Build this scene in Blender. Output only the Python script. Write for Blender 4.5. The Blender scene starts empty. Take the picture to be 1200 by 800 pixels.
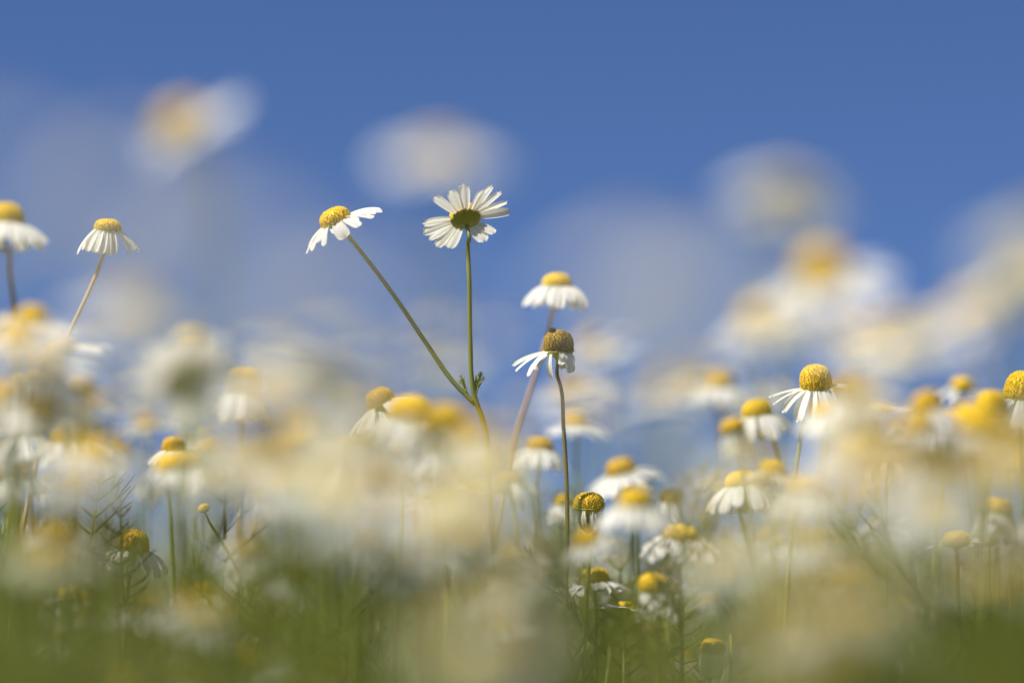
import bpy, math, random
import numpy as np
from mathutils import Vector, Matrix, Quaternion

# ------------------------------------------------------------------ camera, sky, sun, exposure
SC = bpy.context.scene
COL = SC.collection
PITCH = math.radians(5.2)
CAM_H = 0.36
FPX = 1200 * 100 / 36.0
FOCUS = 0.69

cam_data = bpy.data.cameras.new('camera')
cam_data.lens = 100
cam_data.sensor_width = 36
cam_data.clip_start = 0.01
cam_data.clip_end = 2000
cam_data.dof.use_dof = True
cam_data.dof.focus_distance = FOCUS
cam_data.dof.aperture_fstop = 2.8
cam_data.dof.aperture_blades = 0
cam = bpy.data.objects.new('camera', cam_data)
COL.objects.link(cam)
cam.location = (0, 0, CAM_H)
cam.rotation_euler = (math.pi / 2 + PITCH, 0, 0)
SC.camera = cam

SUN_EL, SUN_AZ = math.radians(54), math.radians(-118)     # azimuth from +Y towards +X
sun_dir = Vector((math.cos(SUN_EL) * math.sin(SUN_AZ), math.cos(SUN_EL) * math.cos(SUN_AZ), math.sin(SUN_EL)))
world = bpy.data.worlds.new('World')
SC.world = world
world.use_nodes = True
nt = world.node_tree
nt.nodes.clear()
out = nt.nodes.new('ShaderNodeOutputWorld')
bg = nt.nodes.new('ShaderNodeBackground')
sky = nt.nodes.new('ShaderNodeTexSky')
sky.sky_type = 'NISHITA'
sky.sun_disc = False
sky.sun_elevation = SUN_EL
sky.sun_rotation = SUN_AZ
sky.altitude = 1500
sky.air_density = 0.9
sky.dust_density = 0.25
sky.ozone_density = 4.0
tc = nt.nodes.new('ShaderNodeTexCoord')
mp = nt.nodes.new('ShaderNodeMapping')
mp.inputs['Location'].default_value = (0, 0, 0.145)       # clear deep-blue air: the horizon band is lifted out of the pale zone
nrm = nt.nodes.new('ShaderNodeVectorMath')
nrm.operation = 'NORMALIZE'
nt.links.new(tc.outputs['Generated'], mp.inputs['Vector'])
nt.links.new(mp.outputs['Vector'], nrm.inputs[0])
nt.links.new(nrm.outputs[0], sky.inputs['Vector'])
hs = nt.nodes.new('ShaderNodeHueSaturation')
hs.inputs['Saturation'].default_value = 1.13
hs.inputs['Hue'].default_value = 0.511
nt.links.new(sky.outputs[0], hs.inputs['Color'])
nt.links.new(hs.outputs[0], bg.inputs['Color'])
bg.inputs['Strength'].default_value = 0.057
nt.links.new(bg.outputs[0], out.inputs['Surface'])

sd = bpy.data.lights.new('sun', 'SUN')
sd.energy = 4.6
sd.angle = math.radians(0.53)
sd.color = (1.0, 0.95, 0.87)
sun = bpy.data.objects.new('sun', sd)
COL.objects.link(sun)
sun.rotation_euler = (-sun_dir).to_track_quat('-Z', 'Y').to_euler()
sun.location = (-3, 1, 5)

SC.view_settings.view_transform = 'Standard'
SC.view_settings.look = 'None'
SC.view_settings.gamma = 1
SC.view_settings.exposure = 0.90
SC.view_settings.use_curve_mapping = False
SC.render.engine = 'CYCLES'
SC.cycles.use_adaptive_sampling = False
SC.cycles.max_bounces = 8
SC.cycles.use_denoising = True

RIGHT = Vector((1, 0, 0))
FWD = Vector((0, math.cos(PITCH), math.sin(PITCH)))
UPV = Vector((0, -math.sin(PITCH), math.cos(PITCH)))
CAM = Vector((0, 0, CAM_H))


def at(px, py, d):
    """world point seen at pixel (1200x800 frame) at a depth of d metres"""
    return CAM + (RIGHT * ((px - 600) / FPX) + UPV * ((400 - py) / FPX) + FWD) * d


def project(p):
    v = p - CAM
    d = v.dot(FWD)
    return 600 + v.dot(RIGHT) / d * FPX, 400 - v.dot(UPV) / d * FPX, d


R = random.Random(11)
U = R.uniform

# ------------------------------------------------------------------ materials


def new_mat(name):
    m = bpy.data.materials.new(name)
    m.use_nodes = True
    n = m.node_tree
    n.nodes.clear()
    return m, n, n.nodes.new('ShaderNodeOutputMaterial')


def leafy(name, c1, c2, scale, rough=0.55, trans=0.0, tcol=None, objvar=0.0, bump=0.0, base=None):
    """noise-mixed colour, optional translucency, optional per-object value change, optional tint towards the local origin"""
    m, n, o = new_mat(name)
    L = n.links.new
    co = n.nodes.new('ShaderNodeTexCoord')
    noise = n.nodes.new('ShaderNodeTexNoise')
    noise.inputs['Scale'].default_value = scale
    noise.inputs['Detail'].default_value = 4
    L(co.outputs['Object'], noise.inputs['Vector'])
    ramp = n.nodes.new('ShaderNodeMapRange')
    ramp.inputs['From Min'].default_value = 0.35
    ramp.inputs['From Max'].default_value = 0.65
    L(noise.outputs['Fac'], ramp.inputs['Value'])
    mix = n.nodes.new('ShaderNodeMix')
    mix.data_type = 'RGBA'
    mix.inputs[6].default_value = (*c1, 1)
    mix.inputs[7].default_value = (*c2, 1)
    L(ramp.outputs[0], mix.inputs[0])
    col = mix.outputs[2]
    if base:
        bc, x0, x1 = base
        sep = n.nodes.new('ShaderNodeSeparateXYZ')
        L(co.outputs['Object'], sep.inputs[0])
        mr = n.nodes.new('ShaderNodeMapRange')
        mr.inputs['From Min'].default_value = x0
        mr.inputs['From Max'].default_value = x1
        L(sep.outputs['X'], mr.inputs['Value'])
        mx = n.nodes.new('ShaderNodeMix')
        mx.data_type = 'RGBA'
        mx.inputs[6].default_value = (*bc, 1)
        L(mr.outputs[0], mx.inputs[0])
        L(col, mx.inputs[7])
        col = mx.outputs[2]
    if objvar:
        inf = n.nodes.new('ShaderNodeObjectInfo')
        mr = n.nodes.new('ShaderNodeMapRange')
        mr.inputs['To Min'].default_value = 1 - objvar
        mr.inputs['To Max'].default_value = 1 + objvar * 0.4
        L(inf.outputs['Random'], mr.inputs['Value'])
        hsv = n.nodes.new('ShaderNodeHueSaturation')
        L(mr.outputs[0], hsv.inputs['Value'])
        L(col, hsv.inputs['Color'])
        col = hsv.outputs[0]
    b = n.nodes.new('ShaderNodeBsdfPrincipled')
    b.inputs['Roughness'].default_value = rough
    b.inputs['Specular IOR Level'].default_value = 0.3
    L(col, b.inputs['Base Color'])
    if bump:
        bp = n.nodes.new('ShaderNodeBump')
        bp.inputs['Strength'].default_value = bump
        bp.inputs['Distance'].default_value = 0.0004
        L(noise.outputs['Fac'], bp.inputs['Height'])
        L(bp.outputs[0], b.inputs['Normal'])
    sh = b.outputs[0]
    if trans:
        t = n.nodes.new('ShaderNodeBsdfTranslucent')
        if tcol:
            t.inputs['Color'].default_value = (*tcol, 1)
        else:
            L(col, t.inputs['Color'])
        ms = n.nodes.new('ShaderNodeMixShader')
        ms.inputs[0].default_value = trans
        L(b.outputs[0], ms.inputs[1])
        L(t.outputs[0], ms.inputs[2])
        sh = ms.outputs[0]
    L(sh, o.inputs['Surface'])
    return m


M_PETAL = leafy('petal_white', (0.87, 0.86, 0.83), (0.81, 0.80, 0.77), 900, 0.6, 0.50, (0.90, 0.88, 0.77), 0.06,
                base=((0.72, 0.74, 0.50), 0.0002, 0.0022))
M_PETAL_OLD = leafy('petal_cream', (0.74, 0.72, 0.62), (0.62, 0.58, 0.44), 700, 0.65, 0.35, (0.74, 0.70, 0.52), 0.06)
M_DISC = leafy('floret_yellow', (0.82, 0.58, 0.018), (0.72, 0.46, 0.012), 900, 0.65, 0.12, (0.85, 0.5, 0.02), 0.08)
M_DISC_OCH = leafy('floret_ochre', (0.70, 0.45, 0.018), (0.52, 0.31, 0.012), 500, 0.7, 0.05, (0.6, 0.32, 0.02), 0.08)
M_DISC_BROWN = leafy('floret_brown', (0.36, 0.225, 0.008), (0.11, 0.07, 0.004), 220, 0.75, 0)
M_DARK = leafy('withered_dark', (0.03, 0.022, 0.012), (0.015, 0.012, 0.01), 900, 0.8, 0)
M_CUP = leafy('bract_green', (0.27, 0.28, 0.018), (0.33, 0.31, 0.03), 400, 0.6, 0, None, 0.1, 0)
M_STEM = leafy('stem_green', (0.17, 0.21, 0.022), (0.25, 0.26, 0.050), 90, 0.5, 0.08, (0.25, 0.3, 0.05), 0.15, 0.3)
M_STEM_PINK = leafy('stem_pink', (0.52, 0.33, 0.22), (0.42, 0.31, 0.16), 60, 0.5, 0.08, (0.5, 0.3, 0.15), 0.08, 0.3)
M_STEM_BROWN = leafy('stem_brown', (0.22, 0.13, 0.06), (0.20, 0.19, 0.06), 60, 0.55, 0.05, (0.3, 0.2, 0.06), 0.1, 0.3)
M_LEAF = leafy('leaf_green', (0.090, 0.115, 0.011), (0.145, 0.16, 0.022), 120, 0.5, 0.3, (0.26, 0.30, 0.03), 0.15)
M_LEAF_DARK = leafy('leaf_olive', (0.085, 0.095, 0.014), (0.12, 0.12, 0.025), 160, 0.6, 0.15, (0.14, 0.13, 0.03), 0.1)
M_GROUND = leafy('ground_soil_grass', (0.055, 0.085, 0.018), (0.095, 0.10, 0.035), 9, 0.95, 0)

# ------------------------------------------------------------------ mesh helpers


def mesh(name, verts, faces, mats, midx=None, smooth=True):
    me = bpy.data.meshes.new(name)
    me.from_pydata([tuple(v) for v in verts], [], faces)
    for m in (mats if isinstance(mats, (list, tuple)) else [mats]):
        me.materials.append(m)
    if midx is not None:
        me.polygons.foreach_set('material_index', midx)
    if smooth:
        me.polygons.foreach_set('use_smooth', [True] * len(me.polygons))
    me.update()
    return me


def link(name, me, parent=None):
    o = bpy.data.objects.new(name, me)
    COL.objects.link(o)
    if parent:
        o.parent = parent
    return o


def tube(pts, r0, r1, sides=7):
    """tapered tube through points (numpy list), returns verts, faces"""
    V, F = [], []
    n = len(pts)
    prev = None
    for i, p in enumerate(pts):
        t = (pts[min(i + 1, n - 1)] - pts[max(i - 1, 0)]).normalized()
        if prev is None:
            a = t.cross(Vector((0, 0.3, 1)) if abs(t.z) < 0.8 else Vector((1, 0.2, 0))).normalized()
        else:
            a = (prev - t * prev.dot(t)).normalized()
        prev = a
        b = t.cross(a)
        r = r0 + (r1 - r0) * i / (n - 1)
        for k in range(sides):
            an = 2 * math.pi * k / sides
            V.append(p + a * (r * math.cos(an)) + b * (r * math.sin(an)))
    for i in range(n - 1):
        for k in range(sides):
            k2 = (k + 1) % sides
            F.append((i * sides + k, i * sides + k2, (i + 1) * sides + k2, (i + 1) * sides + k))
    F.append(tuple(range(sides))[::-1])
    F.append(tuple((n - 1) * sides + k for k in range(sides)))
    return V, F


def spline(P, per=6):
    """smooth curve through Vectors, tangents weighted by chord length so uneven spacing does not overshoot"""
    n = len(P)
    h = [max(1e-6, (P[i + 1] - P[i]).length) for i in range(n - 1)]
    T = []
    for i in range(n):
        if i == 0:
            T.append((P[1] - P[0]) / h[0])
        elif i == n - 1:
            T.append((P[-1] - P[-2]) / h[-1])
        else:
            a, b = (P[i] - P[i - 1]) / h[i - 1], (P[i + 1] - P[i]) / h[i]
            T.append((a * h[i] + b * h[i - 1]) / (h[i] + h[i - 1]))
    res = []
    for i in range(n - 1):
        for k in range(per):
            t = k / per
            t2, t3 = t * t, t * t * t
            res.append(P[i] * (2 * t3 - 3 * t2 + 1) + T[i] * (h[i] * (t3 - 2 * t2 + t)) + P[i + 1] * (3 * t2 - 2 * t3) + T[i + 1] * (h[i] * (t3 - t2)))
    res.append(P[-1].copy())
    return res


# petals: x along the length from the base, z up; real size in metres
def petal_geo(L, W, curl, seed, nu=9, nv=6, roll=0.0):
    r = random.Random(seed)
    V, F = [], []
    teeth = [r.uniform(0.0, 0.06) for _ in range(3)]
    x = z = 0.0
    ang = 0.0
    line = []
    for i in range(nu + 1):
        line.append((x, z, ang))
        ang = curl * ((i + 1) / nu) ** 1.3
        x += L / nu * math.cos(ang)
        z -= L / nu * math.sin(ang)
    tw = r.uniform(-0.25, 0.25)
    for i, (x, z, an) in enumerate(line):
        t = i / nu
        w = W * (0.46 + 0.54 * math.sin(min(1, t / 0.62) * math.pi / 2) ** 0.8) * (1 if t < 0.62 else math.sqrt(max(0.10, 1 - ((t - 0.62) / 0.405) ** 2.6)))
        for j in range(nv + 1):
            v = -1 + 2 * j / nv
            groove = 0.08 * W * math.cos(v * math.pi * 2.0) - roll * W * 0.5 * v * v * (0.4 + 0.6 * t)
            back = 0.0
            if i == nu:
                back = L * (0.06 * v * v + teeth[min(2, int((v + 1) * 1.499))] + (0.035 if abs(abs(v) - 0.33) < 0.1 else 0))
            y = v * w / 2
            zz = groove + y * math.sin(tw * t)
            V.append((x - back * math.cos(an) + zz * math.sin(an), y, z + back * math.sin(an) + zz * math.cos(an)))
    for i in range(nu):
        for j in range(nv):
            a = i * (nv + 1) + j
            F.append((a, a + nv + 1, a + nv + 2, a + 1))
    return V, F


RD = 0.0036      # radius of the yellow disc
PETALS = {}
for key, curl in (('flat', 0.12), ('soft', 0.45), ('bent', 0.95), ('curled', 1.9)):
    PETALS[key] = []
    for k in range(4):
        L = 0.0082 * (1 + 0.1 * math.sin(k * 2.1))
        V, F = petal_geo(L, 0.0028 * (1 + 0.12 * math.cos(k * 1.7)), curl * (0.85 + 0.1 * k), 31 * k + len(key), roll=0.25 if key == 'curled' else 0.08)
        PETALS[key].append(mesh('petal', V, F, M_PETAL))
PETALS_OLD = [mesh('petal', *petal_geo(0.0075, 0.0021, 1.1 + 0.35 * k, 77 + k, roll=0.5), M_PETAL_OLD) for k in range(3)]


def disc_geo(h, seed, flo=190, fr=0.00036, R0=RD, puff=0.4):
    """dome studded with small florets in a spiral"""
    V, F = [], []
    nr, ns = 7, 22

    def prof(u):                    # u: 0 rim .. 1 top -> (radius, height)
        a = u * math.pi / 2
        return R0 * math.cos(a) ** 0.75 * (1 + 0.06 * math.sin(u * math.pi)), h * math.sin(a) ** (1.0 - puff * 0.3)
    V.append((0, 0, 0))
    for i in range(nr):
        rr, zz = prof(i / nr)
        for k in range(ns):
            a = 2 * math.pi * k / ns
            V.append((rr * math.cos(a), rr * math.sin(a), zz))
    V.append((0, 0, h))
    top = len(V) - 1
    for k in range(ns):
        F.append((0, 1 + (k + 1) % ns, 1 + k))
        F.append((1 + (nr - 1) * ns + k, 1 + (nr - 1) * ns + (k + 1) % ns, top))
    for i in range(nr - 1):
        for k in range(ns):
            a, b = 1 + i * ns + k, 1 + i * ns + (k + 1) % ns
            F.append((a, b, b + ns, a + ns))
    r = random.Random(seed)
    for q in range(flo):
        u = 1 - math.sqrt((q + 0.5) / flo) * 0.985
        # area-like spacing along the profile
        rr, zz = prof(u)
        r2, z2 = prof(min(1, u + 0.03))
        th = q * 2.399963 + r.uniform(-0.1, 0.1)
        tang = Vector((r2 - rr, 0, z2 - zz)).normalized()
        nn = Vector((tang.z, 0, -tang.x))
        if nn.z < 0 and u > 0.5:
            nn = -nn
        c, s = math.cos(th), math.sin(th)
        N = Vector((nn.x * c, nn.x * s, nn.z)).normalized()
        P = Vector((rr * c, rr * s, zz))
        T = N.cross(Vector((s, -c, 0.1))).normalized()
        B = N.cross(T)
        hgt = fr * r.uniform(0.9, 1.9) * (1.5 if u < 0.12 and r.random() < 0.25 else 1)
        f = fr * r.uniform(0.8, 1.15)
        i0 = len(V)
        for k in range(5):
            a = 2 * math.pi * k / 5
            V.append(P + T * (f * math.cos(a)) + B * (f * math.sin(a)))
        for k in range(5):
            a = 2 * math.pi * k / 5 + 0.3
            V.append(P + N * hgt + T * (f * 0.62 * math.cos(a)) + B * (f * 0.62 * math.sin(a)))
        V.append(P + N * hgt * 0.92)
        for k in range(5):
            k2 = (k + 1) % 5
            F.append((i0 + k, i0 + k2, i0 + 5 + k2, i0 + 5 + k))
            F.append((i0 + 5 + k, i0 + 5 + k2, i0 + 10))
    return V, F


DISCS = {
    'flat': mesh('disc', *disc_geo(0.0022, 1), M_DISC),
    'dome': mesh('disc', *disc_geo(0.0036, 2, 320, 0.00021), M_DISC),
    'cone': mesh('disc', *disc_geo(0.0052, 3, 400, 0.00021, R0=0.0038, puff=0.9), M_DISC),
    'ochre': mesh('disc', *disc_geo(0.0042, 4, 320, 0.00021), M_DISC_OCH),
    'brown': mesh('disc', *disc_geo(0.0056, 5, 360, 0.00022, R0=0.0037, puff=0.9), M_DISC_BROWN),
    'bud': mesh('disc', *disc_geo(0.0030, 6, 120, R0=0.0026), M_DISC),
}


def cup_mesh(R0=0.0037):
    """the green bracts under a head: a shallow cup with scalloped bract tips, meeting the stem at the origin"""
    V, F = [], []
    prof = [(0.00055, -0.0016), (0.0009, -0.0010), (0.0021, -0.0005), (R0 * 0.9, 0.0000), (R0 * 1.02, 0.0006)]
    ns = 26
    for i, (rr, zz) in enumerate(prof):
        for k in range(ns):
            a = 2 * math.pi * k / ns
            e = 1 + (0.06 if k % 2 else -0.02) * (i / 4) ** 2
            V.append((rr * e * math.cos(a), rr * e * math.sin(a), zz))
    V.append((0, 0, 0.0003))
    for i in range(len(prof) - 1):
        for k in range(ns):
            k2 = (k + 1) % ns
            F.append((i * ns + k, i * ns + k2, (i + 1) * ns + k2, (i + 1) * ns + k))
    t = len(V) - 1
    for k in range(ns):
        F.append(((len(prof) - 1) * ns + k, (len(prof) - 1) * ns + (k + 1) % ns, t))
    return mesh('flower_head', V, F, M_CUP)


CUP = cup_mesh()
CUP_BUD = cup_mesh(0.0028)


# whole petal whorls in one mesh for heads too blurred or far to show single petals
def whorl_mesh(n, droop, curl, seed, skip=0.0):
    r = random.Random(seed)
    V, F = [], []
    for q in range(n):
        if r.random() < skip:
            continue
        v, f = petal_geo(0.0082 * r.uniform(0.88, 1.08), 0.0031, curl * r.uniform(0.7, 1.3), seed + q, 6, 4)
        Mx = Matrix.Rotation(2 * math.pi * q / n + r.uniform(-0.1, 0.1), 4, 'Z') @ Matrix.Translation((RD * 0.85, 0, 0.0005)) @ Matrix.Rotation(droop + r.uniform(-0.15, 0.15), 4, 'Y')
        i0 = len(V)
        V += [Mx @ Vector(p) for p in v]
        F += [tuple(i0 + a for a in fa) for fa in f]
    return V, F


WHORLS = [mesh('petal_whorl', *whorl_mesh(16, d, c, 500 + k, s), M_PETAL) for k, (d, c, s) in enumerate(
    [(0.05, 0.2, 0.1), (0.3, 0.4, 0.05), (0.6, 0.5, 0.1), (0.95, 0.5, 0.15), (-0.12, 0.3, 0.2)])]


def leaf_geo(L, seed, up=0.5):
    """thread-like twice-divided chamomile leaf along +x"""
    r = random.Random(seed)
    V, F = [], []

    def add(pts, a, b, s=4):
        v, f = tube(pts, a, b, s)
        i0 = len(V)
        V.extend(v)
        F.extend(tuple(i0 + q for q in fa) for fa in f)
    pts = [Vector((L * t, 0, up * L * t * t * 0.6)) for t in (0, 0.2, 0.4, 0.6, 0.8, 1)]
    add(pts, 0.00045, 0.0002, 5)
    n = 9
    for i in range(1, n):
        t = i / n
        p = Vector((L * t, 0, up * L * t * t * 0.6))
        for s in (-1, 1):
            ll = L * 0.34 * math.sin(math.pi * (0.15 + 0.8 * t)) * r.uniform(0.7, 1.1)
            d = Vector((0.75, s * 0.8, r.uniform(-0.1, 0.5))).normalized()
            q1 = p + d * ll * 0.5
            q2 = p + d * ll + Vector((ll * 0.12, 0, ll * 0.12))
            add([p, q1, q2], 0.00028, 0.00014)
            for w in (-1, 1):
                if r.random() < 0.8:
                    d2 = (d + Vector((0.4, w * 0.5, r.uniform(-0.2, 0.4)))).normalized()
                    add([q1, q1 + d2 * ll * 0.4], 0.00022, 0.00012)
    return V, F


LEAF_GEO = [leaf_geo(0.034, 5, 0.5), leaf_geo(0.028, 6, 0.8), leaf_geo(0.04, 7, 0.3)]
LEAVES = [mesh('leaf', v, f, M_LEAF) for v, f in LEAF_GEO]
LEAF_SMALL = mesh('leaf', *leaf_geo(0.0075, 8, 0.4), M_STEM)
LEAF_OLIVE = mesh('leaf', *leaf_geo(0.015, 9, 0.3), M_LEAF_DARK)

# ------------------------------------------------------------------ the setting


def struct(name, me):
    o = link(name, me)
    o['kind'] = 'structure'
    return o


S_ = 300
N_ = 24
gv, gf = [], []
for i in range(N_ + 1):
    for j in range(N_ + 1):
        x, y = (-1 + 2 * i / N_), (-1 + 2 * j / N_)
        x, y = S_ * x * abs(x), S_ * y * abs(y)
        gv.append((x, y, 0.012 * math.sin(x * 3.1) * math.cos(y * 2.3) if abs(x) + abs(y) < 60 else 0))
for i in range(N_):
    for j in range(N_):
        a = i * (N_ + 1) + j
        gf.append((a, a + N_ + 1, a + N_ + 2, a + 1))
struct('ground', mesh('ground', gv, gf, M_GROUND))

# ------------------------------------------------------------------ flowers
PLANTS = []     # (object, head point, info) for the labels


def quat_axis(ax, spin):
    """+Z along the (right, away, up) axis, +X to the right, +Y away from the viewer, then spun about Z"""
    z = Vector(ax).normalized()
    x = (Vector((1, 0, 0)) - z * z.x).normalized()
    y = z.cross(x)
    m = Matrix((x, y, z)).transposed()
    return m.to_quaternion() @ Quaternion((0, 0, 1), spin)


def make_head(root, p, ax, s, n, droop, curl, disc, seed, parts=True, gaps=(), old=False, spin=0.0, whorl=None, jit=1.0, plist=None):
    """flower_head (bracts) > disc, petals. p in root space"""
    r = random.Random(seed)
    bud = disc == 'bud'
    head = link('flower_head', CUP_BUD if bud else CUP, root)
    head.location = p
    head.rotation_mode = 'QUATERNION'
    head.rotation_quaternion = quat_axis(ax, spin)
    head.scale = (s, s, s)
    d = link('disc', DISCS[disc], head)
    d.location = (0, 0, 0.0004)
    d.rotation_euler = (r.uniform(-0.08, 0.08), r.uniform(-0.08, 0.08), r.uniform(0, 6))
    d.scale = (1, 1, r.uniform(0.82, 1.15))
    if n == 0:
        return head
    if not parts:
        w = link('petal_whorl', WHORLS[whorl if whorl is not None else 1], head)
        w.rotation_euler = (0, 0, r.uniform(0, 6))
        return head
    if plist:
        for q, pp in enumerate(plist):
            th, dr = math.radians(pp[0]), math.radians(pp[1])
            pt = link('petal', r.choice(PETALS[pp[2] if len(pp) > 2 else curl]), head)
            pt.location = (RD * 0.86 * math.cos(th), RD * 0.86 * math.sin(th), 0.0006 + 0.00012 * (q % 2))
            pt.rotation_euler = (pp[4] if len(pp) > 4 else r.uniform(-0.25, 0.25), dr, th)
            k = pp[3] if len(pp) > 3 else 1.0
            pt.scale = (k, pp[5] if len(pp) > 5 else r.uniform(1.0, 1.25), k)
        return head
    pool = PETALS_OLD if old else PETALS[curl]
    for q in range(n):
        th = 2 * math.pi * q / n + r.uniform(-0.09, 0.09) * jit
        deg = math.degrees(th) % 360
        if any(a <= deg <= b for a, b in gaps):
            continue
        pt = link('petal', r.choice(pool), head)
        pt.location = (RD * 0.86 * math.cos(th), RD * 0.86 * math.sin(th), 0.0006 + 0.00012 * (q % 2))
        pt.rotation_euler = (r.uniform(-0.22, 0.22) * jit, math.radians(droop + r.uniform(-9, 9) * jit), th)
        k = r.uniform(0.9, 1.08)
        pt.scale = (k, k * r.uniform(0.92, 1.08), k)
    return head


def stem_part(root, pts, r0, r1, mat, name='stem', per=5):
    o = root.location
    sp = spline([p - o for p in pts], per)
    return link(name, mesh(name, *tube(sp, r0, r1), mat), root)


def add_leaves(root, pts, k, lo=0.22, hi=0.365, seed=0):
    r = random.Random(seed)
    sp = spline(pts, 14)
    cand = [p for p in sp if lo < p.z < hi]
    for _ in range(k if cand else 0):
        p = r.choice(cand)
        lf = link('leaf', r.choice(LEAVES), root)
        lf.location = p - root.location
        lf.rotation_euler = (r.uniform(-0.3, 0.3), -r.uniform(0.3, 1.0), r.uniform(0, 6.28))
        q = r.uniform(0.7, 1.2)
        lf.scale = (q, q, q)


def plant(px, py, z, s=1.0, ax=(0, 0, 1), n=15, droop=20, curl='soft', disc='dome', stem=(), label=None, mat=None, parts=True,
          gaps=(), old=False, spin=0.0, whorl=None, leaves=2, seed=None, group='chamomile plants of the flowering field', rad=0.00046, lean=None, jit=1.0, name='chamomile_plant', plist=None):
    seed = seed if seed is not None else int(px * 7 + py * 13 + z * 1000) & 0xffff
    r = random.Random(seed)
    hp = at(px, py, z)
    a = Vector(ax).normalized()
    hb = hp - a * 0.0014 * s                      # where the stem meets the bracts
    pts = [hb, hb - a * 0.004 * s]
    if stem:
        for q in stem:
            pts.append(at(q[0], q[1], z + (q[2] if len(q) > 2 else 0)))
    else:
        lx, ly = lean if lean else (r.uniform(-0.10, 0.10), r.uniform(-0.08, 0.08))
        pts.append(hb - a * 0.010 * s + Vector((lx * 0.01, ly * 0.01, -0.008)))
        pts.append(hb - a * 0.011 * s + Vector((lx * 0.04 + r.uniform(-.0015, .0015), ly * 0.04, -0.035)))
        pts.append(hb - a * 0.012 * s + Vector((lx * 0.09, ly * 0.09, -0.075)))
    last = pts[-1]
    dirn = (pts[-1] - pts[-2]).normalized()
    base = Vector((last.x + dirn.x * 0.06 + r.uniform(-0.01, 0.01), last.y + dirn.y * 0.06 + r.uniform(-0.01, 0.01), 0.0))
    if last.z > 0.06:
        mid = last.lerp(base, 0.5)
        mid.x += dirn.x * 0.02
        pts.append(mid)
    pts.append(base)
    root = bpy.data.objects.new(name, None)
    root.empty_display_size = 0.01
    COL.objects.link(root)
    root.location = base
    root['category'] = 'flower'
    root['group'] = group
    m = mat or (M_STEM if r.random() < 0.8 else M_STEM_BROWN)
    stem_part(root, pts, rad * s, rad * 1.5, m)
    make_head(root, hp - base, ax, s, n, droop, curl, disc, seed, parts, gaps, old, spin, whorl, jit, plist)
    if leaves:
        add_leaves(root, pts, leaves, hi=0.338 if z < 0.6 else 0.36, seed=seed)
    if label:
        root['label'] = label
    PLANTS.append(dict(o=root, p=hp, label=label, z=z, disc=disc, droop=droop, whorl=whorl, parts=parts, old=old, n=n))
    return root


# ---- the sharp pair on one forked plant
pair = plant(546, 259, 0.69, 0.96, (-0.16, 0.46, 0.85), 15, 2, 'flat', 'dome', [(548.5, 285), (550, 330), (551, 400), (555, 460), (568, 500), (574, 570)],
             'tall forked chamomile bearing one head seen from below and one on a slanting branch', seed=5, rad=0.00050,
             plist=[(271, -27, 'flat', 1.0, 0, .95), (250, -24, 'flat', .92, .1, .95), (228, -17, 'flat', 1.0, 0, .95), (186, 2), (171, 5, 'flat', 1.05), (152, 7), (134, 8, 'flat', 1, 0, 1.1), (115, 7), (63, 7, 'flat', .9), (42, 6, 'flat', .8), (354, 0), (340, -8, 'flat', 1.0), (324, -16, 'flat', 1.05, 0, .95), (309, -20, 'flat', 1.05, 0, .9), (300, -21, 'flat', .96, 0, .95)])
o = pair.location
br = [at(p[0], p[1], 0.69) for p in [(399, 266.5), (404, 272), (430, 304), (465, 351), (500, 403), (530, 446), (557, 474)]]
stem_part(pair, br, 0.00048, 0.00062, M_STEM, 'branch')
make_head(pair, at(395, 262, 0.69) - o, (-0.40, -0.16, 0.90), 1.0, 16, 14, 'soft', 'dome', 61,
          plist=[(186, 20, 'soft', 1.1), (205, 24), (232, 30, 'soft', .85), (275, 40, 'bent', .7), (305, 18, 'soft', .8), (330, 10, 'soft', .95), (348, 4), (3, 2, 'soft', 1.1), (20, 2), (45, 5), (70, 8), (100, 10), (130, 12), (158, 16)])
for (px, py, a, b) in ((556, 468, -1.25, 0.1), (549, 464, -1.0, 3.0), (556, 462, -1.1, 0.6)):
    lf = link('leaf', LEAF_SMALL, pair)
    lf.location = at(px, py, 0.69) - o
    lf.rotation_euler = (0.5, a, b)
    lf.scale = (0.75, 0.75, 0.75)

# ---- other flowers one can tell apart, from the photograph: pixel, depth, look
plant(126, 271, 0.692, 0.86, (0.10, -0.10, 0.95), 14, 48, 'soft', 'dome', [(124, 290), (118, 308), (105, 340), (90, 372), (75, 404), (62, 450)],
      'sharp little chamomile with hanging petals on a bare curved pinkish stem against sky', M_STEM_PINK,
      plist=[(188, 44, 'soft', 1.1), (208, 46, 'soft', 1.15), (228, 50), (248, 54), (264, 58), (292, 62), (306, 58), (345, 32, 'soft', 1.0), (8, 30), (40, 40), (90, 50), (130, 50), (160, 46)])
plant(653, 338, 0.722, 0.98, (0.05, -0.05, 1), 17, 24, 'bent', 'dome', [(650, 362), (645, 378), (636, 412), (620, 462), (605, 508), (590, 570)],
      'chamomile with drooping petal skirt on pink stem behind the brown-centred head', M_STEM_PINK)
brown = plant(654, 415, 0.69, 0.93, (0.04, -0.06, 1), 15, 22, 'curled', 'brown', [(657, 452), (660.5, 500), (663.5, 550), (665, 615), (663.5, 690), (664, 760)],
              'old chamomile with tall brown centre and few narrow curled petals', M_STEM_BROWN,
              plist=[(176, 14, 'soft', 1.15, .2, .75), (190, 22, 'soft', 1.25, -.2, .75), (203, 30, 'bent', 1.1, .3, .7), (214, 34, 'soft', 1.2, 0, .8), (236, 60, 'bent', 1.0, .2, .8), (288, 30, 'curled', .55, 0, .9), (312, 52, 'bent', .75, .3, .9), (338, 30, 'curled', .6, 0, .8), (4, 30, 'curled', .6, 0, .8), (60, 40, 'curled', .7), (140, 25, 'bent', .8)])
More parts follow.
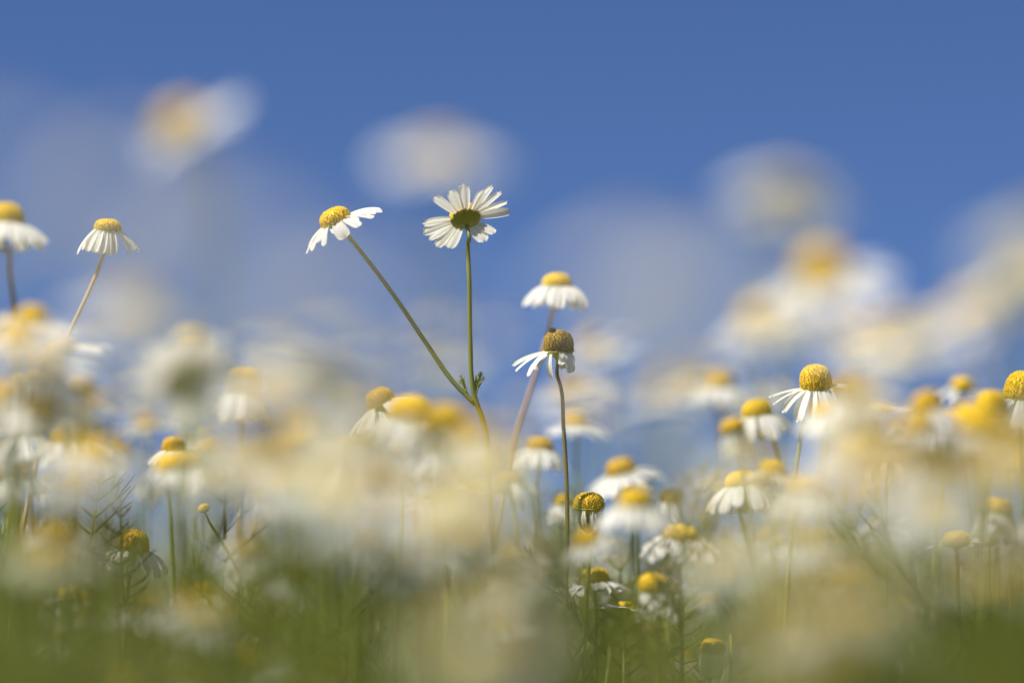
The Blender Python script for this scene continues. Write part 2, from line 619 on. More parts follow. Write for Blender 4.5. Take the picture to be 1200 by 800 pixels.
wf = link('withered_floret', mesh('withered_floret', *disc_geo(0.0011, 9, 20, 0.0002, 0.0008), M_DARK), [c for c in brown.children if c.name.startswith('flower_head')][0])
wf.location = (-0.0017, -0.0012, 0.0057)
wf['label'] = 'blackened withered tuft on the brown centre'
for (px, py, b, k) in ((663.5, 686, 2.75, 1.0), (664, 690, 3.3, 0.8)):
    lf = link('leaf', LEAF_OLIVE, brown)
    lf.location = at(px, py, 0.69) - brown.location
    lf.rotation_euler = (0.9, -0.55, b)
    lf.scale = (k, k, k)
plant(957, 457, 0.69, 0.96, (-0.10, -0.12, 1), 16, 26, 'soft', 'cone', [(947, 488), (936, 530), (930, 600), (923, 690)],
      'sharp chamomile with high conical yellow centre and long petals swept down to one side', 
      plist=[(178, -2, 'soft', 1.15), (191, 9, 'soft', 1.1), (206, 22, 'soft', 1.15, 0, 1.5), (226, 40, 'soft', 1.25, 0.1, 1.6), (245, 48, 'soft', 1.15, 0, 1.5), (272, 55, 'soft', 1, 0, 1.4), (305, 46, 'soft', 1, 0, 1.3), (345, 6), (5, -4, 'soft', 1.1), (60, 20), (100, 30), (140, 20)])
plant(1198, 470, 0.685, 1.12, (0.05, -0.1, 1), 16, 30, 'soft', 'cone', (), 'bright chamomile cut off by the right edge with large yellow dome and white petals')
plant(1162, 486, 0.648, 0.92, (0.05, -0.05, 1), 15, 70, 'soft', 'cone', (), 'plump slightly blurred yellow head with hidden petals beside the cut-off right-edge flower')
plant(888, 489, 0.662, 0.93, (-0.15, -0.05, 1), 16, 22, 'bent', 'dome', [(897, 500), (915, 540), (932, 588), (938, 650)],
      'slightly blurred chamomile tipping on a slanting stem just left of the conical-centred head')
plant(860, 506, 0.64, 0.75, (-0.25, -0.05, 1), 9, 75, 'soft', 'ochre', (), 'small ochre-centred head with one long hanging petal left of the slanting-stem flower')
plant(6, 264, 0.653, 1.12, (0.02, -0.05, 1), 17, 30, 'soft', 'dome', [(8, 292), (12, 322), (16, 352), (18, 420)],
      'blurred tall chamomile half cut off by the left edge against open sky')
plant(449, 476, 0.682, 0.92, (-0.45, -0.05, 0.9), 14, 20, 'soft', 'ochre', (), 'chamomile leaning left with ochre centre and narrow splayed petals below the slanting branch', gaps=((240, 262),))
plant(482, 488, 0.635, 1.2, (-0.05, -0.3, 1), 16, 30, 'soft', 'dome', (), 'larger soft chamomile right behind the left-leaning ochre head, flat yellow centre')
plant(522, 492, 0.60, 0.9, (0.1, -0.2, 1), 15, 35, 'soft', 'dome', (), 'blurred chamomile left of the fork with dim yellow centre', parts=True)
plant(408, 528, 0.60, 1.45, (-0.08, -0.1, 1), 16, 30, 'soft', 'flat', (), 'wide blurred chamomile with long flat yellow centre left of two bright centres')
plant(474, 534, 0.648, 0.98, (-0.05, -0.05, 1), 16, 58, 'soft', 'flat', [(478, 568), (484, 600), (490, 650)], 'chamomile with bright flat yellow cap and petals hanging like a bell')
plant(511, 530, 0.63, 0.9, (0.12, -0.1, 1), 15, 40, 'soft', 'flat', [(508, 560), (507, 600), (508, 660)], 'blurred chamomile with orange-yellow cap just right of the bell-shaped one')
plant(690, 598, 0.694, 0.98, (0.05, -0.08, 1), 9, 62, 'curled', 'ochre', [(694, 620), (691, 650), (688, 690)],
      'ageing chamomile with greenish yellow knob and a few withered strips of petal', old=True, gaps=((150, 205),))
plant(730, 556, 0.745, 1.08, (-0.28, -0.15, 0.95), 16, 18, 'soft', 'ochre', [(740, 572), (743, 600), (745, 650)], 'blurred chamomile with tilted oblong orange centre and pale petals to its right')
plant(632, 530, 0.74, 0.95, (0.04, -0.02, 1), 14, 22, 'bent', 'ochre', [(629, 560), (628, 600), (627, 660)], 'blurred chamomile with orange cap low beside the pink stem')
plant(660, 592, 0.735, 0.72, (0.05, 0, 1), 13, 62, 'soft', 'dome', (), 'little chamomile peeping from behind the brown stem')
plant(786, 589, 0.73, 0.75, (0.05, -0.05, 1), 9, 50, 'soft', 'ochre', (), 'small chamomile with orange centre, one broad petal down and one sideways', gaps=((300, 345),))
plant(797, 630, 0.665, 1.0, (0.03, -0.2, 1), 14, 30, 'soft', 'flat', (), 'chamomile with wide yellow cap below the small orange-centred one')
plant(697, 684, 0.705, 0.95, (-0.05, -0.05, 1), 16, 8, 'soft', 'dome', (), 'low chamomile with level petals like a plate beneath the greenish knob')
plant(775, 698, 0.672, 0.9, (0.1, 0.05, 1), 13, 55, 'soft', 'cone', (), 'low chamomile with dark yellow cone beside a second yellow centre')
plant(764, 692, 0.66, 0.75, (-0.15, -0.1, 1), 12, 60, 'soft', 'cone', (), 'small yellow centre half hidden behind the dark yellow cone')
plant(629 + 108, 715, 0.70, 0.75, (0.2, 0.0, 1), 13, 5, 'flat', 'flat', (), 'tiny flat white chamomile edge-on under the low pair of centres')
plant(155, 646, 0.69, 1.0, (0.12, -0.12, 1), 14, 25, 'bent', 'ochre', (), 'low chamomile in sharp focus among green stems with mustard centre and drooping petals')
plant(311, 742, 0.68, 1.05, (0.05, -0.1, 1), 12, 16, 'bent', 'dome', (), 'low sharp chamomile with ragged petals thrust to the left near the bottom', gaps=((300, 350),))
plant(204, 530, 0.71, 0.78, (0.0, -0.05, 1), 14, 30, 'soft', 'ochre', [(200, 560), (201, 610), (205, 680)], 'small chamomile with orange button above a larger faint one')
plant(208, 548, 0.63, 1.2, (-0.1, -0.2, 1), 15, 28, 'soft', 'flat', (), 'broad hazy chamomile directly under the small orange button')
plant(284, 462, 0.655, 1.0, (0.05, -0.05, 1), 15, 58, 'soft', 'cone', (), 'blurred chamomile with tall pale yellow cone and petals hanging to the left')
plant(224, 412, 0.60, 1.05, (0.06, -0.05, 1), 16, 15, 'soft', 'dome', (), 'blurred chamomile with round yellow centre standing over a pale head seen from below')
plant(218, 448, 0.575, 1.12, (-0.25, 0.72, 0.65), 17, 4, 'flat', 'flat', (), 'large pale chamomile head seen from below with green base turned to the viewer')
plant(38, 377, 0.61, 0.8, (0.2, -0.1, 1), 15, 5, 'soft', 'dome', (), 'blurred chamomile with level petals under the left-edge flower')
plant(72, 416, 0.64, 0.95, (-0.1, -0.05, 1), 9, -10, 'soft', 'ochre', (), 'dull mustard head at foot of the pinkish stem with petals lifted right', gaps=((90, 300),))
plant(95, 458, 0.63, 0.65, (0.0, 0.0, 1), 0, 0, 'soft', 'ochre', (), 'small petal-less ochre knob on a thin stem between the left-edge flowers')
plant(40, 452, 0.675, 0.8, (0.15, -0.1, 1), 8, 60, 'curled', 'ochre', (), 'fading ochre head with shrivelled petals at the left', old=True)
plant(22, 447, 0.675, 0.55, (-0.2, -0.1, 1), 0, 0, 'soft', 'bud', (), 'tiny yellow bud left of the fading ochre head')
plant(12, 472, 0.60, 1.2, (-0.1, -0.1, 1), 15, 45, 'soft', 'ochre', (), 'large hazy ochre head low at the left edge')
plant(28, 514, 0.655, 0.95, (-0.2, -0.1, 1), 14, 40, 'soft', 'dome', (), 'chamomile with orange cap and folded petals below the hazy ochre head')
plant(82, 518, 0.655, 1.1, (-0.15, -0.1, 1), 14, 20, 'soft', 'dome', (), 'chamomile with orange-edged dome and long petals sloping left')
plant(26, 560, 0.66, 0.8, (0, -0.1, 1), 13, 35, 'soft', 'ochre', (), 'small muted chamomile among the stems below the folded-petal one')
plant(90, 492, 0.615, 0.85, (0.1, 0.3, 0.9), 14, 10, 'soft', 'flat', (), 'pale blurred chamomile wedged above the orange-edged dome')
plant(1000, 468, 0.575, 1.1, (0.1, -0.05, 1), 15, 60, 'soft', 'ochre', (), 'hazy mustard head right beside the conical-centred one')
plant(968, 488, 0.625, 0.85, (0.1, -0.1, 1), 15, 40, 'soft', 'dome', (), 'blurred yellow head touching the stem under the conical-centred one')
plant(1032, 482, 0.66, 0.8, (0.1, -0.1, 1), 12, -8, 'flat', 'flat', (), 'blurred chamomile with one petal raised to the right behind the mustard head', gaps=((60, 200),))
plant(1088, 480, 0.615, 0.9, (-0.05, -0.05, 1), 15, 40, 'soft', 'ochre', (), 'soft orange-centred chamomile left of the plump yellow head')
plant(1112, 490, 0.64, 0.75, (0.05, -0.05, 1), 14, 35, 'soft', 'flat', (), 'little blurred cap between the soft orange one and the plump yellow head')
plant(1138, 494, 0.615, 1.1, (-0.1, -0.1, 1), 14, 62, 'soft', 'dome', (), 'bright blurred yellow head leaning on the left of the plump one')
plant(1150, 505, 0.585, 1.1, (0.0, -0.2, 1), 14, 60, 'soft', 'dome', (), 'hazy orange head in front of the plump yellow one')
plant(1106, 504, 0.678, 1.0, (0.0, -0.15, 1), 13, 68, 'soft', 'dome', (), 'chamomile with long separate petals hanging straight down')
plant(1040, 545, 0.685, 0.8, (0.05, 0.05, 1), 10, 15, 'bent', 'ochre', (), 'small wilting chamomile amid the cream haze below the raised-petal flower', old=True)
plant(1090, 540, 0.62, 0.8, (0.0, -0.1, 1), 14, 40, 'soft', 'dome', (), 'dim orange head under the long hanging petals')
plant(870, 572, 0.675, 1.05, (-0.1, 0.0, 1), 14, 22, 'bent', 'dome', [(868, 595), (875, 630), (887, 680)], 'blurred wilting chamomile with crumpled petals on a right-slanting stem')
plant(905, 556, 0.65, 0.8, (0.05, -0.05, 1), 13, 20, 'soft', 'dome', (), 'dim yellow chamomile with one white petal, below the slanting-stem flower')
plant(942, 575, 0.61, 0.95, (0.05, -0.15, 1), 14, 40, 'soft', 'dome', (), 'hazy yellow blob of a head behind the conical flower\'s stem')
plant(1121, 638, 0.695, 0.95, (-0.05, -0.1, 1), 12, 2, 'soft', 'dome', (), 'low sharp chamomile with small orange dome and one bright petal to the right', gaps=((200, 320),))
plant(1168, 603, 0.655, 0.95, (0.05, 0.05, 1), 12, 60, 'soft', 'ochre', (), 'round mustard head on a thick stem low at the right')
plant(1160, 637, 0.69, 0.55, (0.05, 0, 1), 0, 0, 'soft', 'bud', (), 'slim green bud with yellow tip beside the low orange dome')
plant(835, 764, 0.68, 0.78, (0.1, -0.1, 1), 9, 75, 'soft', 'ochre', (), 'small yellow head with folded white petals at the very bottom')
plant(240, 598, 0.69, 0.5, (-0.35, -0.1, 0.9), 0, 0, 'soft', 'bud', [(252, 622), (272, 655), (300, 700)], 'yellow bud tipping left on a long diagonal stem')
plant(92, 702, 0.66, 1.15, (0.12, 0.0, 1), 13, 22, 'bent', 'flat', (), 'low white chamomile with broad drooping petals in the green shade', gaps=((30, 80),))
plant(172, 718, 0.63, 0.9, (0, -0.1, 1), 12, 20, 'soft', 'ochre', (), 'dim orange-centred chamomile sunk in the green shade')
plant(80, 742, 0.62, 0.8, (0, -0.2, 1), 12, 35, 'soft', 'dome', (), 'orange speck of a chamomile deep in the lower left greenery')
plant(232, 752, 0.645, 1.0, (-0.1, 0.1, 1), 13, 18, 'bent', 'ochre', (), 'low chamomile with two broad pale petals left of the ragged sharp one')
plant(600, 575, 0.655, 0.95, (-0.2, 0.2, 1), 10, 4, 'bent', 'ochre', (), 'ragged chamomile with creamy strips of petal pointing right', old=True, gaps=((90, 270),))
plant(675, 500, 0.76, 0.85, (0.0, 0, 1), 14, 10, 'soft', 'ochre', (), 'small orange-centred chamomile on the right of the brown stem')
plant(845, 455, 0.80, 1.0, (0, 0, 1), 15, 25, 'soft', 'ochre', (), 'hazy chamomile in the gap left of the tipping slanting-stem flower')
plant(745, 595, 0.62, 1.0, (0, -0.1, 1), 14, 30, 'soft', 'dome', (), 'large hazy yellow head below the tilted orange centre')

# ---- soft out-of-focus flowers near the lens, standing up against the sky
SOFT = 'large blurred chamomiles close to the lens'
plant(218, 155, 0.495, 1.12, (-0.50, -0.32, 0.8), 15, 6, 'flat', 'dome', (), 'blurred chamomile highest at the left with orange centre and petals spread right', parts=True, group=SOFT, whorl=0, gaps=((150, 215),))
plant(517, 184, 0.45, 1.0, (0.05, -0.12, 1), 15, 12, 'soft', 'flat', (), 'wide pale blurred chamomile floating above the head seen from below', parts=True, group=SOFT)
plant(920, 230, 0.455, 1.0, (0.12, 0.30, 0.9), 15, 8, 'soft', 'flat', (), 'lone pale blurred chamomile high in the right sky', parts=True, group=SOFT)
plant(968, 334, 0.51, 1.15, (-0.25, -0.36, 0.85), 16, 12, 'flat', 'cone', (), 'large blurred chamomile with glowing orange centre below the lone pale one', parts=True, group=SOFT)
plant(897, 384, 0.52, 0.98, (-0.2, -0.30, 0.9), 15, 14, 'soft', 'cone', (), 'smaller blurred chamomile with orange centre at lower left of the glowing one', parts=True, group=SOFT)
plant(1145, 366, 0.475, 1.15, (-0.35, -0.25, 0.9), 15, 8, 'flat', 'flat', (), 'long pale blurred chamomile streak at the right edge of the sky', parts=True, group=SOFT)
plant(1062, 398, 0.48, 1.1, (-0.3, 0.2, 0.9), 15, 5, 'soft', 'flat', (), 'pale blurred chamomile between the glowing orange one and the right-edge streak', parts=True, group=SOFT)
plant(1222, 290, 0.40, 1.0, (0.1, 0.1, 1), 15, 12, 'soft', 'flat', (), 'faint huge blur of white petals at the right border of the sky', parts=False, group=SOFT, whorl=1)
plant(150, 368, 0.45, 1.0, (0.1, 0.0, 1), 15, 10, 'soft', 'flat', (), 'faint blurred chamomile with sandy centre right of the pinkish stem', parts=False, group=SOFT, whorl=1)
plant(150, 222, 0.30, 0.62, (-0.2, 0.2, 1), 15, 10, 'soft', 'flat', (), 'faint grey-white blur under the highest left flower', parts=False, group=SOFT, whorl=1)
plant(738, 318, 0.33, 0.8, (0.0, 0.0, 1), 15, 10, 'soft', 'flat', (), 'vast faint blur behind the drooping skirt flower\'s right side', parts=False, group=SOFT, whorl=1)
plant(-10, 215, 0.27, 0.6, (0.0, -0.2, 1), 15, 10, 'soft', 'flat', (), 'faint sandy blur above the left-edge flower', parts=False, group=SOFT, whorl=1)
plant(270, 320, 0.26, 0.8, (0.0, 0.1, 1), 15, 10, 'soft', 'flat', (), 'vast faint blur left of the slanting branch', parts=False, group=SOFT, whorl=2)
plant(700, 410, 0.98, 1.25, (-0.3, -0.3, 0.9), 15, 4, 'flat', 'dome', (), 'blurred chamomile with yellow centre just right of the brown-centred head', parts=True, group=SOFT)
plant(672, 465, 0.92, 1.15, (-0.25, -0.35, 0.9), 15, 4, 'flat', 'ochre', (), 'blurred chamomile turned to the viewer under the brown-centred head', parts=True, group=SOFT)
plant(690, 480, 0.50, 0.7, (0.2, -0.1, 1), 15, 10, 'flat', 'flat', (), 'soft white blur right of the brown stem', parts=True, group=SOFT)
plant(30, 405, 0.50, 1.0, (-0.1, -0.3, 1), 15, 4, 'soft', 'flat', (), 'wide creamy blur of petals behind the level-petalled left flower', parts=True, group=SOFT)
plant(825, 452, 1.05, 1.3, (0, -0.1, 1), 15, 15, 'soft', 'ochre', (), 'dim ochre blur in the middle of the right-hand sky gap', parts=False, group=SOFT, whorl=1)
plant(775, 470, 1.05, 1.2, (0, -0.1, 1), 15, 15, 'soft', 'ochre', (), 'dim sandy blur left of the dim ochre one', parts=False, group=SOFT, whorl=1)

plant(430, 378, 0.29, 0.8, (0.0, 0.1, 1), 15, 10, 'soft', 'flat', (), 'vast faint veil behind the middle of the slanting branch', parts=False, group=SOFT, whorl=0)
plant(835, 352, 0.30, 0.75, (0.0, 0.1, 1), 15, 10, 'soft', 'flat', (), 'vast faint veil left of the paired blurred orange centres', parts=False, group=SOFT, whorl=1)
plant(18, 398, 0.575, 1.0, (0.1, -0.15, 1), 16, 12, 'soft', 'dome', (), 'bright white blur at the left edge just under the half cut-off flower', group=SOFT)
plant(58, 440, 0.585, 0.95, (-0.2, -0.25, 1), 16, 14, 'soft', 'dome', (), 'white blurred daisy tucked against the foot of the pinkish stem', group=SOFT)
plant(108, 474, 0.58, 0.9, (0.2, -0.1, 1), 15, 6, 'flat', 'flat', (), 'white blurred petals behind the petal-less ochre knob', group=SOFT)
plant(50, 486, 0.59, 0.95, (-0.1, -0.3, 1), 16, 12, 'soft', 'dome', (), 'white blurred daisy between the hazy ochre head and the orange-edged dome', group=SOFT)
plant(112, 530, 0.57, 0.95, (0.15, -0.1, 1), 15, 15, 'soft', 'flat', (), 'white blurred daisy on the right side of the orange-edged dome', group=SOFT)
plant(1195, 340, 0.47, 1.1, (-0.25, 0.2, 0.9), 15, 8, 'flat', 'flat', (), 'bright white blur crowning the right-edge streak of petals', group=SOFT)
plant(1008, 398, 0.50, 0.95, (-0.15, -0.1, 1), 15, 8, 'flat', 'flat', (), 'whitish blur filling the gap under the glowing orange flower', group=SOFT)
plant(330, 470, 0.515, 1.25, (-0.1, -0.1, 1), 16, 6, 'flat', 'flat', (), 'broad white blur of level petals left of the left-leaning ochre head', group=SOFT)
plant(375, 448, 0.50, 1.1, (0.15, 0.2, 0.9), 16, 4, 'flat', 'flat', (), 'pale blurred head seen from below just under the slanting branch', group=SOFT)
plant(300, 520, 0.52, 1.15, (0.1, -0.1, 1), 16, 22, 'soft', 'flat', (), 'broad white blur of gently drooping petals below the pale yellow cone', group=SOFT)
plant(352, 508, 0.535, 1.1, (-0.1, -0.25, 0.95), 16, 10, 'soft', 'flat', (), 'white blurred flower touching the wide one with a long flat centre', group=SOFT)

# ------------------------------------------------------------------ plants nobody would tell apart at first glance: near haze, middle, back
near = [(430, 590, .42, 1.0), (330, 560, .50, 1.1), (500, 600, .46, 1.0),
        (585, 525, .47, .9), (430, 505, .48, 1.0), (820, 590, .50, .8), (850, 655, .48, .8), (930, 605, .45, 1.0), (1010, 565, .47, 1.05),
        (1100, 585, .45, 1.0), (1180, 555, .47, 1.0), (960, 715, .38, .9), (1170, 660, .40, .9), (1000, 515, .50, 1.0),
        (1060, 535, .49, 1.0), (100, 550, .48, .9), 
        (1200, 500, .48, .8), (770, 530, .46, .8), (395, 570, .49, 1.0), (560, 625, .45, .9),
        (60, 650, .50, .9), (260, 560, .50, 1.0), (1120, 540, .51, 1.0), (890, 555, .50, .9),
        (560, 560, .45, .9), (548, 610, .44, .9), (1070, 620, .47, 1.0), (1020, 700, .40, .9),
        (620, 660, .48, .7), (560, 745, .38, .9), (950, 775, .36, .9)]
for i, (px, py, z, s) in enumerate(near):
    plant(px, py, z, s, (U(-.25, .25), U(-.35, .35), 1), 15, 15, 'soft', R.choice(['flat', 'flat', 'dome', 'ochre']), (), None,
          parts=False, group=SOFT, whorl=R.choice([0, 0, 1, 1, 2]), leaves=2)

MID = 'smaller chamomiles between and behind the sharp ones'


def free(px, py):
    return all(abs(px - q[0]) > 15 or abs(py - q[1]) > 11 for q in USED)


USED = [project(d['p'])[:2] for d in PLANTS]
k = 0
while k < 101:
    z = R.choice([U(0.50, 0.62), U(0.53, 0.64), U(0.75, 0.95), U(0.78, 0.95)])
    px = U(-60, 1260)
    lim = 500 if 120 < px < 860 else 455
    py = lim + (800 - lim) * U(0, 1) ** 1.25
    if not free(px, py) or (560 < px < 790 and py < 610) or (z < 0.69 and 625 < px < 940 and R.random() < 0.7):
        continue
    USED.append((px, py))
    dr = U(-8, 48)
    g0 = U(0, 360)
    plant(px, py, z, U(.62, .95), (U(-.35, .35), U(-.3, .3), 1), R.choice([13, 14, 16]), dr, R.choice(['soft', 'soft', 'bent', 'flat']), R.choice(['flat', 'dome', 'dome', 'ochre', 'ochre', 'cone']),
          (), None, group=MID, leaves=3, gaps=((g0, g0 + R.choice([0, 40, 90])),), jit=1.5)
    k += 1
k = 0
while k < 34:
    z = 0.95 + 1.15 * U(0, 1) ** 0.8
    px = U(-80, 1280)
    hz = CAM_H + R.gauss(0.012, 0.035)
    v = FPX * (hz - CAM_H) / z
    py = 400 + FPX * math.tan(PITCH) - v
    if py < 430 or py > 790 or (py < 560 and 700 < px < 860 and R.random() < 0.6):
        continue
    plant(px, py, z, U(.85, 1.15), (U(-.25, .25), U(-.3, .25), 1), 15, 0, 'soft', R.choice(['flat', 'dome', 'dome', 'ochre', 'cone']),
          (), None, parts=False, whorl=R.choice([0, 1, 2, 2, 3, 4]), group=MID, leaves=1)
    k += 1

TALL = 'tall chamomiles standing out of focus behind'
for px in (255, 300, 345, 385, 425, 465, 505, 540, 585, 610, 705, 735, 765, 800, 835, 870, 1020, 1080, 1130, 40, 100, 150, 330, 480, 780):
    z = U(1.05, 1.5)
    plant(px + U(-15, 15), U(385, 485), z, U(.95, 1.25), (U(-.3, .3), U(-.4, .2), 1), 15, 0, 'soft', R.choice(['flat', 'dome', 'ochre']),
          (), None, parts=False, whorl=R.choice([0, 0, 1, 2, 4]), group=TALL, leaves=1)

# ------------------------------------------------------------------ uncountable cover: green feathery undergrowth and the far flowers


def merge(name, chunks, mats):
    """chunks: list of (verts Nx3 array, faces list, material index)"""
    vs, loops, starts, tots, mi = [], [], [], [], []
    off = lo = 0
    for v, f, m in chunks:
        vs.append(v)
        for fa in f:
            loops.extend(a + off for a in fa)
            starts.append(lo)
            tots.append(len(fa))
            lo += len(fa)
            mi.append(m)
        off += len(v)
    V = np.concatenate(vs).astype(np.float32)
    me = bpy.data.meshes.new(name)
    me.vertices.add(len(V))
    me.vertices.foreach_set('co', V.ravel())
    me.loops.add(len(loops))
    me.loops.foreach_set('vertex_index', np.array(loops, dtype=np.int32))
    me.polygons.add(len(starts))
    me.polygons.foreach_set('loop_start', np.array(starts, dtype=np.int32))
    for m in mats:
        me.materials.append(m)
    me.polygons.foreach_set('material_index', np.array(mi, dtype=np.int32))
    me.polygons.foreach_set('use_smooth', np.ones(len(starts), dtype=bool))
    me.update()
    me.validate()
    return link(name, me)


def lite_leaf(L, seed):
    r = random.Random(seed)
    V, F = [], []

    def blade(p, q, w):
        d = (q - p).normalized()
        s = d.cross(Vector((r.uniform(-1, 1), r.uniform(-1, 1), r.uniform(-1, 1)))).normalized() * w
        i0 = len(V)
        V.extend([p - s, p + s, q])
        F.append((i0, i0 + 1, i0 + 2))
    pts = [Vector((L * t, 0, 0.3 * L * t * t)) for t in (0, .25, .5, .75, 1)]
    for a, b in zip(pts, pts[1:]):
        blade(a, b, 0.0005)
    for i in range(1, 9):
        t = i / 9
        p = Vector((L * t, 0, 0.3 * L * t * t))
        for s in (-1, 1):
            ll = L * .36 * math.sin(math.pi * (.15 + .8 * t))
            q = p + Vector((.75, s * .8, r.uniform(-.1, .5))).normalized() * ll
            blade(p, q, 0.0004)
            m = (p + q) / 2
            blade(m, m + Vector((.9, s * .2, r.uniform(-.3, .6))).normalized() * ll * .45, 0.0003)
    return np.array([tuple(v) for v in V]), F


LL = [lite_leaf(0.04, 3), lite_leaf(0.05, 4), lite_leaf(0.034, 5)]
NR = np.random.RandomState(4)


def rot(a, e):
    ca, sa, ce, se = math.cos(a), math.sin(a), math.cos(e), math.sin(e)
    return np.array([[ca, -sa, 0], [sa, ca, 0], [0, 0, 1]]) @ np.array([[ce, 0, -se], [0, 1, 0], [se, 0, ce]])


ch = []


def undergrowth(n, z0, z1, top_lo, top_hi, leaves=4):
    for _ in range(n):
        z = math.sqrt(U(z0 * z0, z1 * z1))
        x = U(-1, 1) * (0.18 * z * 1.25 + 0.03)
        if z1 > 0.6 and R.random() < 0.18:
            x = R.choice((-1, 1)) * (0.18 * z * 1.25 + 0.03 + U(0, 0.4))
        h = U(top_lo, top_hi)
        if z1 < 0.6:                    # the lens looks through a thin place between taller tufts at either side
            e = abs(x) / (0.18 * z)
            if R.random() > 0.1 + 0.5 * e + 0.4 * math.sin(37 * x / z + 9 * z):
                continue
            if 0.0 < x / z < 0.105 or -0.165 < x / z < -0.095:      # a gap in the growth: stems farther back show through it
                continue
            h += 0.012 * (e - 0.6)
        b = Vector((x, z, 0))
        t = Vector((x + U(-.03, .03), z + U(-.03, .03), h))
        mid = b.lerp(t, .5) + Vector((U(-.012, .012), U(-.012, .012), 0))
        v, f = tube(spline([b, mid, t], 3), 0.0008, 0.0004, 4)
        ch.append((np.array([tuple(q) for q in v]), f, R.choice([0, 0, 1])))
        for _k in range(leaves):
            fr = U(.45, .98)
            p = b.lerp(t, fr) if fr > .5 else b.lerp(mid, fr * 2)
            lv, lf = R.choice(LL)
            s = U(.7, 1.2)
            ch.append((lv @ rot(U(0, 6.28), U(.2, 1.1)).T * s + np.array(tuple(p)), lf, R.choice([2, 2, 3])))


undergrowth(150, 0.26, 0.50, 0.312, 0.348, 6)
undergrowth(900, 0.52, 1.1, 0.30, 0.368, 6)
undergrowth(900, 1.1, 3.0, 0.26, 0.355, 4)
undergrowth(1300, 3.0, 9.0, 0.22, 0.33, 3)
for (tx, ty, tz, n, spread) in ((1200, 840, .33, 260, .015), (0, 830, .34, 240, .015), (805, 832, .46, 60, .008), (90, 840, .42, 110, .013), (1090, 870, .42, 80, .012), (560, 872, .38, 80, .013), (420, 880, .38, 60, .012), (1110, 890, .36, 60, .012)):
    c = at(tx, ty, tz)                       # leafy tufts close to the lens
    for _ in range(n):
        lv, lf = R.choice(LL)
        p = c + Vector((R.gauss(0, spread), R.gauss(0, spread), R.gauss(-.012, spread * .6)))
        ch.append((lv @ rot(U(0, 6.28), U(-.3, .8)).T * U(.4, .7) + np.array(tuple(p)), lf, 2))
    v, f = tube([Vector((c.x, c.y, 0)), c], 0.0012, 0.0008, 5)
    ch.append((np.array([tuple(q) for q in v]), f, 0))
ug = merge('undergrowth', ch, [M_STEM, M_STEM_BROWN, M_LEAF, M_LEAF_DARK])
ug['kind'] = 'stuff'
ug['label'] = 'feathery green chamomile leaves and thin stems filling the field below the flowers'
ug['category'] = 'foliage'

ch = []
lite = []
for k, (n, dr) in enumerate([(10, .1), (10, .5), (9, .9)]):
    v, f, m = [], [], []
    for q in range(n):
        a = 2 * math.pi * q / n
        for dist, hw in ((.0035, .0012), (.0085, .0018), (.0118, .0010)):
            for sg in (-1, 1):
                rr = (dist - .0035) * math.cos(dr) + .0035
                zz = -(dist - .0035) * math.sin(dr)
                v.append((rr * math.cos(a) - sg * hw * math.sin(a), rr * math.sin(a) + sg * hw * math.cos(a), zz))
        i0 = q * 6
        f += [(i0, i0 + 1, i0 + 3, i0 + 2), (i0 + 2, i0 + 3, i0 + 5, i0 + 4)]
    pet = (np.array(v), f)
    v, f = [], []
    for i in range(4):
        for q in range(8):
            a = 2 * math.pi * q / 8
            v.append((.0037 * math.cos(i * .5) * math.cos(a), .0037 * math.cos(i * .5) * math.sin(a), .0036 * math.sin(i * .5)))
    for i in range(3):
        for q in range(8):
            f.append((i * 8 + q, i * 8 + (q + 1) % 8, i * 8 + 8 + (q + 1) % 8, i * 8 + 8 + q))
    lite.append((pet, (np.array(v), f)))
for q_ in range(5600):
    z = math.sqrt(U(2.1 ** 2, 10.0 ** 2))
    x = U(-1, 1) * (0.18 * z * 1.2 + .05)
    if q_ >= 4600:                           # the same field going on beyond both sides of the frame
        z = U(0.5, 3.5)
        x = R.choice((-1, 1)) * (0.18 * z * 1.13 + 0.035 + U(0, 0.45))
    h = CAM_H + R.gauss(0.014, 0.045)
    pet, dc = R.choice(lite)
    q = quat_axis((U(-.35, .35), U(-.35, .35), 1), U(0, 6)).to_matrix()
    A = np.array(q)
    p = np.array((x, z, h))
    ch.append((pet[0] @ A.T + p, pet[1], 0))
    ch.append((dc[0] @ A.T + p, dc[1], 1))
    v, f = tube([Vector((x + U(-.02, .02), z, .1)), Vector((x, z, h))], .0008, .0006, 3)
    ch.append((np.array([tuple(t) for t in v]), f, 2))
ff = merge('flower_field', ch, [M_PETAL, M_DISC, M_STEM])
ff['kind'] = 'stuff'
ff['label'] = 'far part of the chamomile field dissolving into a pale band of white and yellow'
ff['category'] = 'flower field'

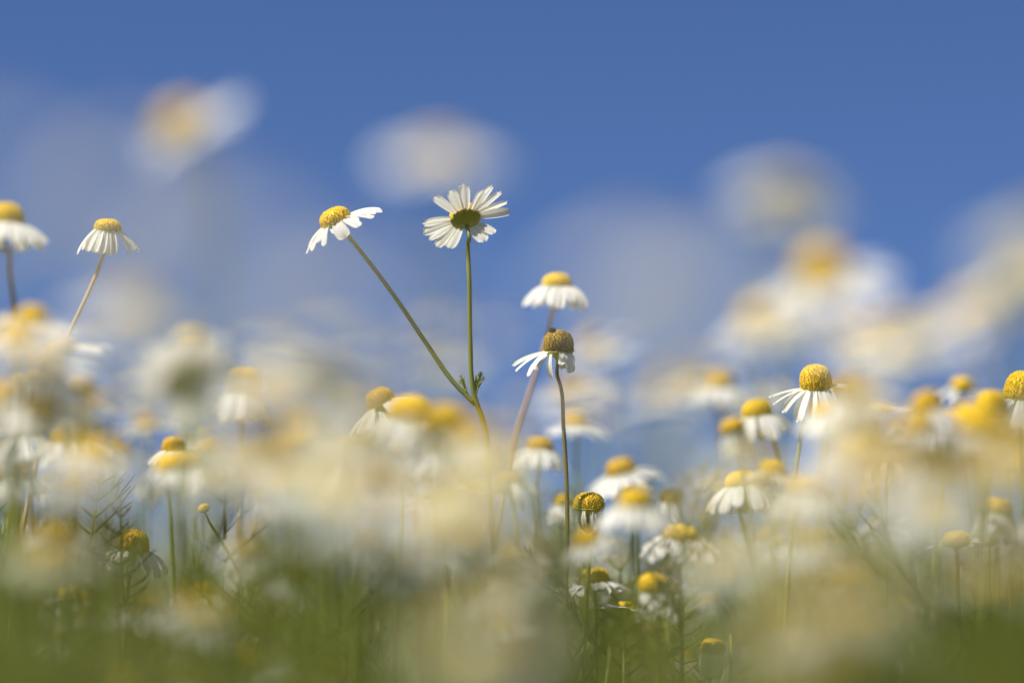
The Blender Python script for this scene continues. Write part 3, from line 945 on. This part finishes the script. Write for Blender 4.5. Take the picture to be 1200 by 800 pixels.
# ------------------------------------------------------------------ labels for the unnamed plants: their look, and what they stand beside
LAND = [('head seen from below', 546, 259), ('slanting branch', 450, 330), ('pinkish-stemmed left flower', 126, 271), ('brown-centred head', 654, 405),
        ('conical-centred head', 957, 450), ('plump yellow right head', 1162, 480), ('left-leaning ochre head', 449, 472), ('tilted orange centre', 730, 550),
        ('greenish withered knob', 690, 592), ('wide yellow cap', 797, 625), ('plate-like low flower', 697, 682), ('dark yellow cone', 775, 695),
        ('mustard flower in the green stems', 155, 643), ('ragged sharp flower', 311, 740), ('small orange button', 204, 527), ('pale yellow cone', 284, 455),
        ('crumpled-petalled flower', 870, 570), ('low orange dome', 1121, 635), ('round mustard head', 1168, 600), ('folded white head at the bottom', 835, 762),
        ('tipping yellow bud', 240, 598), ('orange-edged dome', 82, 515), ('bell-shaped flower', 474, 540), ('white flower in green shade', 92, 702), ('ragged creamy flower', 600, 572)]
LOOK = {'flat': 'flat-centred', 'dome': 'round-centred', 'ochre': 'ochre-centred', 'cone': 'cone-centred'}
WH = {0: 'level', 1: 'gently drooping', 2: 'drooping', 3: 'hanging', 4: 'lifted', None: ''}
seen = {}
for d in PLANTS:
    if d['label']:
        seen.setdefault(d['label'], []).append(d)
        continue
    px, py, z = project(d['p'])
    px = min(max(px, 0), 1200)
    name, lx, ly = min(LAND, key=lambda l: math.hypot(l[1] - px, l[2] - py))
    dx, dy = px - lx, py - ly
    side = ('right of' if dx > 0 else 'left of') if abs(dx) > 1.6 * abs(dy) else ('below' if dy > 0 else 'above') if abs(dy) > 1.6 * abs(dx) else \
        ('lower ' if dy > 0 else 'upper ') + ('right of' if dx > 0 else 'left of')
    dist = 'close ' if math.hypot(dx, dy) < 45 else ('well ' if math.hypot(dx, dy) > 110 else '')
    size = 'huge soft' if z < .3 else 'large soft' if z < .48 else 'mid-sized' if z < .75 else 'small' if z < 1.2 else 'tiny faint' if z < 1.6 else 'speck-like'
    if d['whorl'] is not None:
        pet = WH[d['whorl']]
    else:
        pet = 'level' if d['droop'] < 15 else 'gently drooping' if d['droop'] < 30 else 'drooping' if d['droop'] < 45 else 'hanging'
    d['label'] = f"{size} {LOOK[d['disc']]} chamomile, {pet} petals, {dist}{side} {name}"
    seen.setdefault(d['label'], []).append(d)
for lab, ds in seen.items():
    if len(ds) > 1:
        ds.sort(key=lambda d: project(d['p'])[1])
        names = {2: ['upper', 'lower'], 3: ['topmost', 'middle', 'lowest']}.get(len(ds))
        for i, d in enumerate(ds):
            d['label'] = (names[i] if names else ['first', 'second', 'third', 'fourth', 'fifth', 'sixth', 'seventh'][i]) + ' ' + lab
for d in PLANTS:
    d['o']['label'] = d['label']
print('PLANTS', len(PLANTS), 'OBJECTS', len(SC.objects))
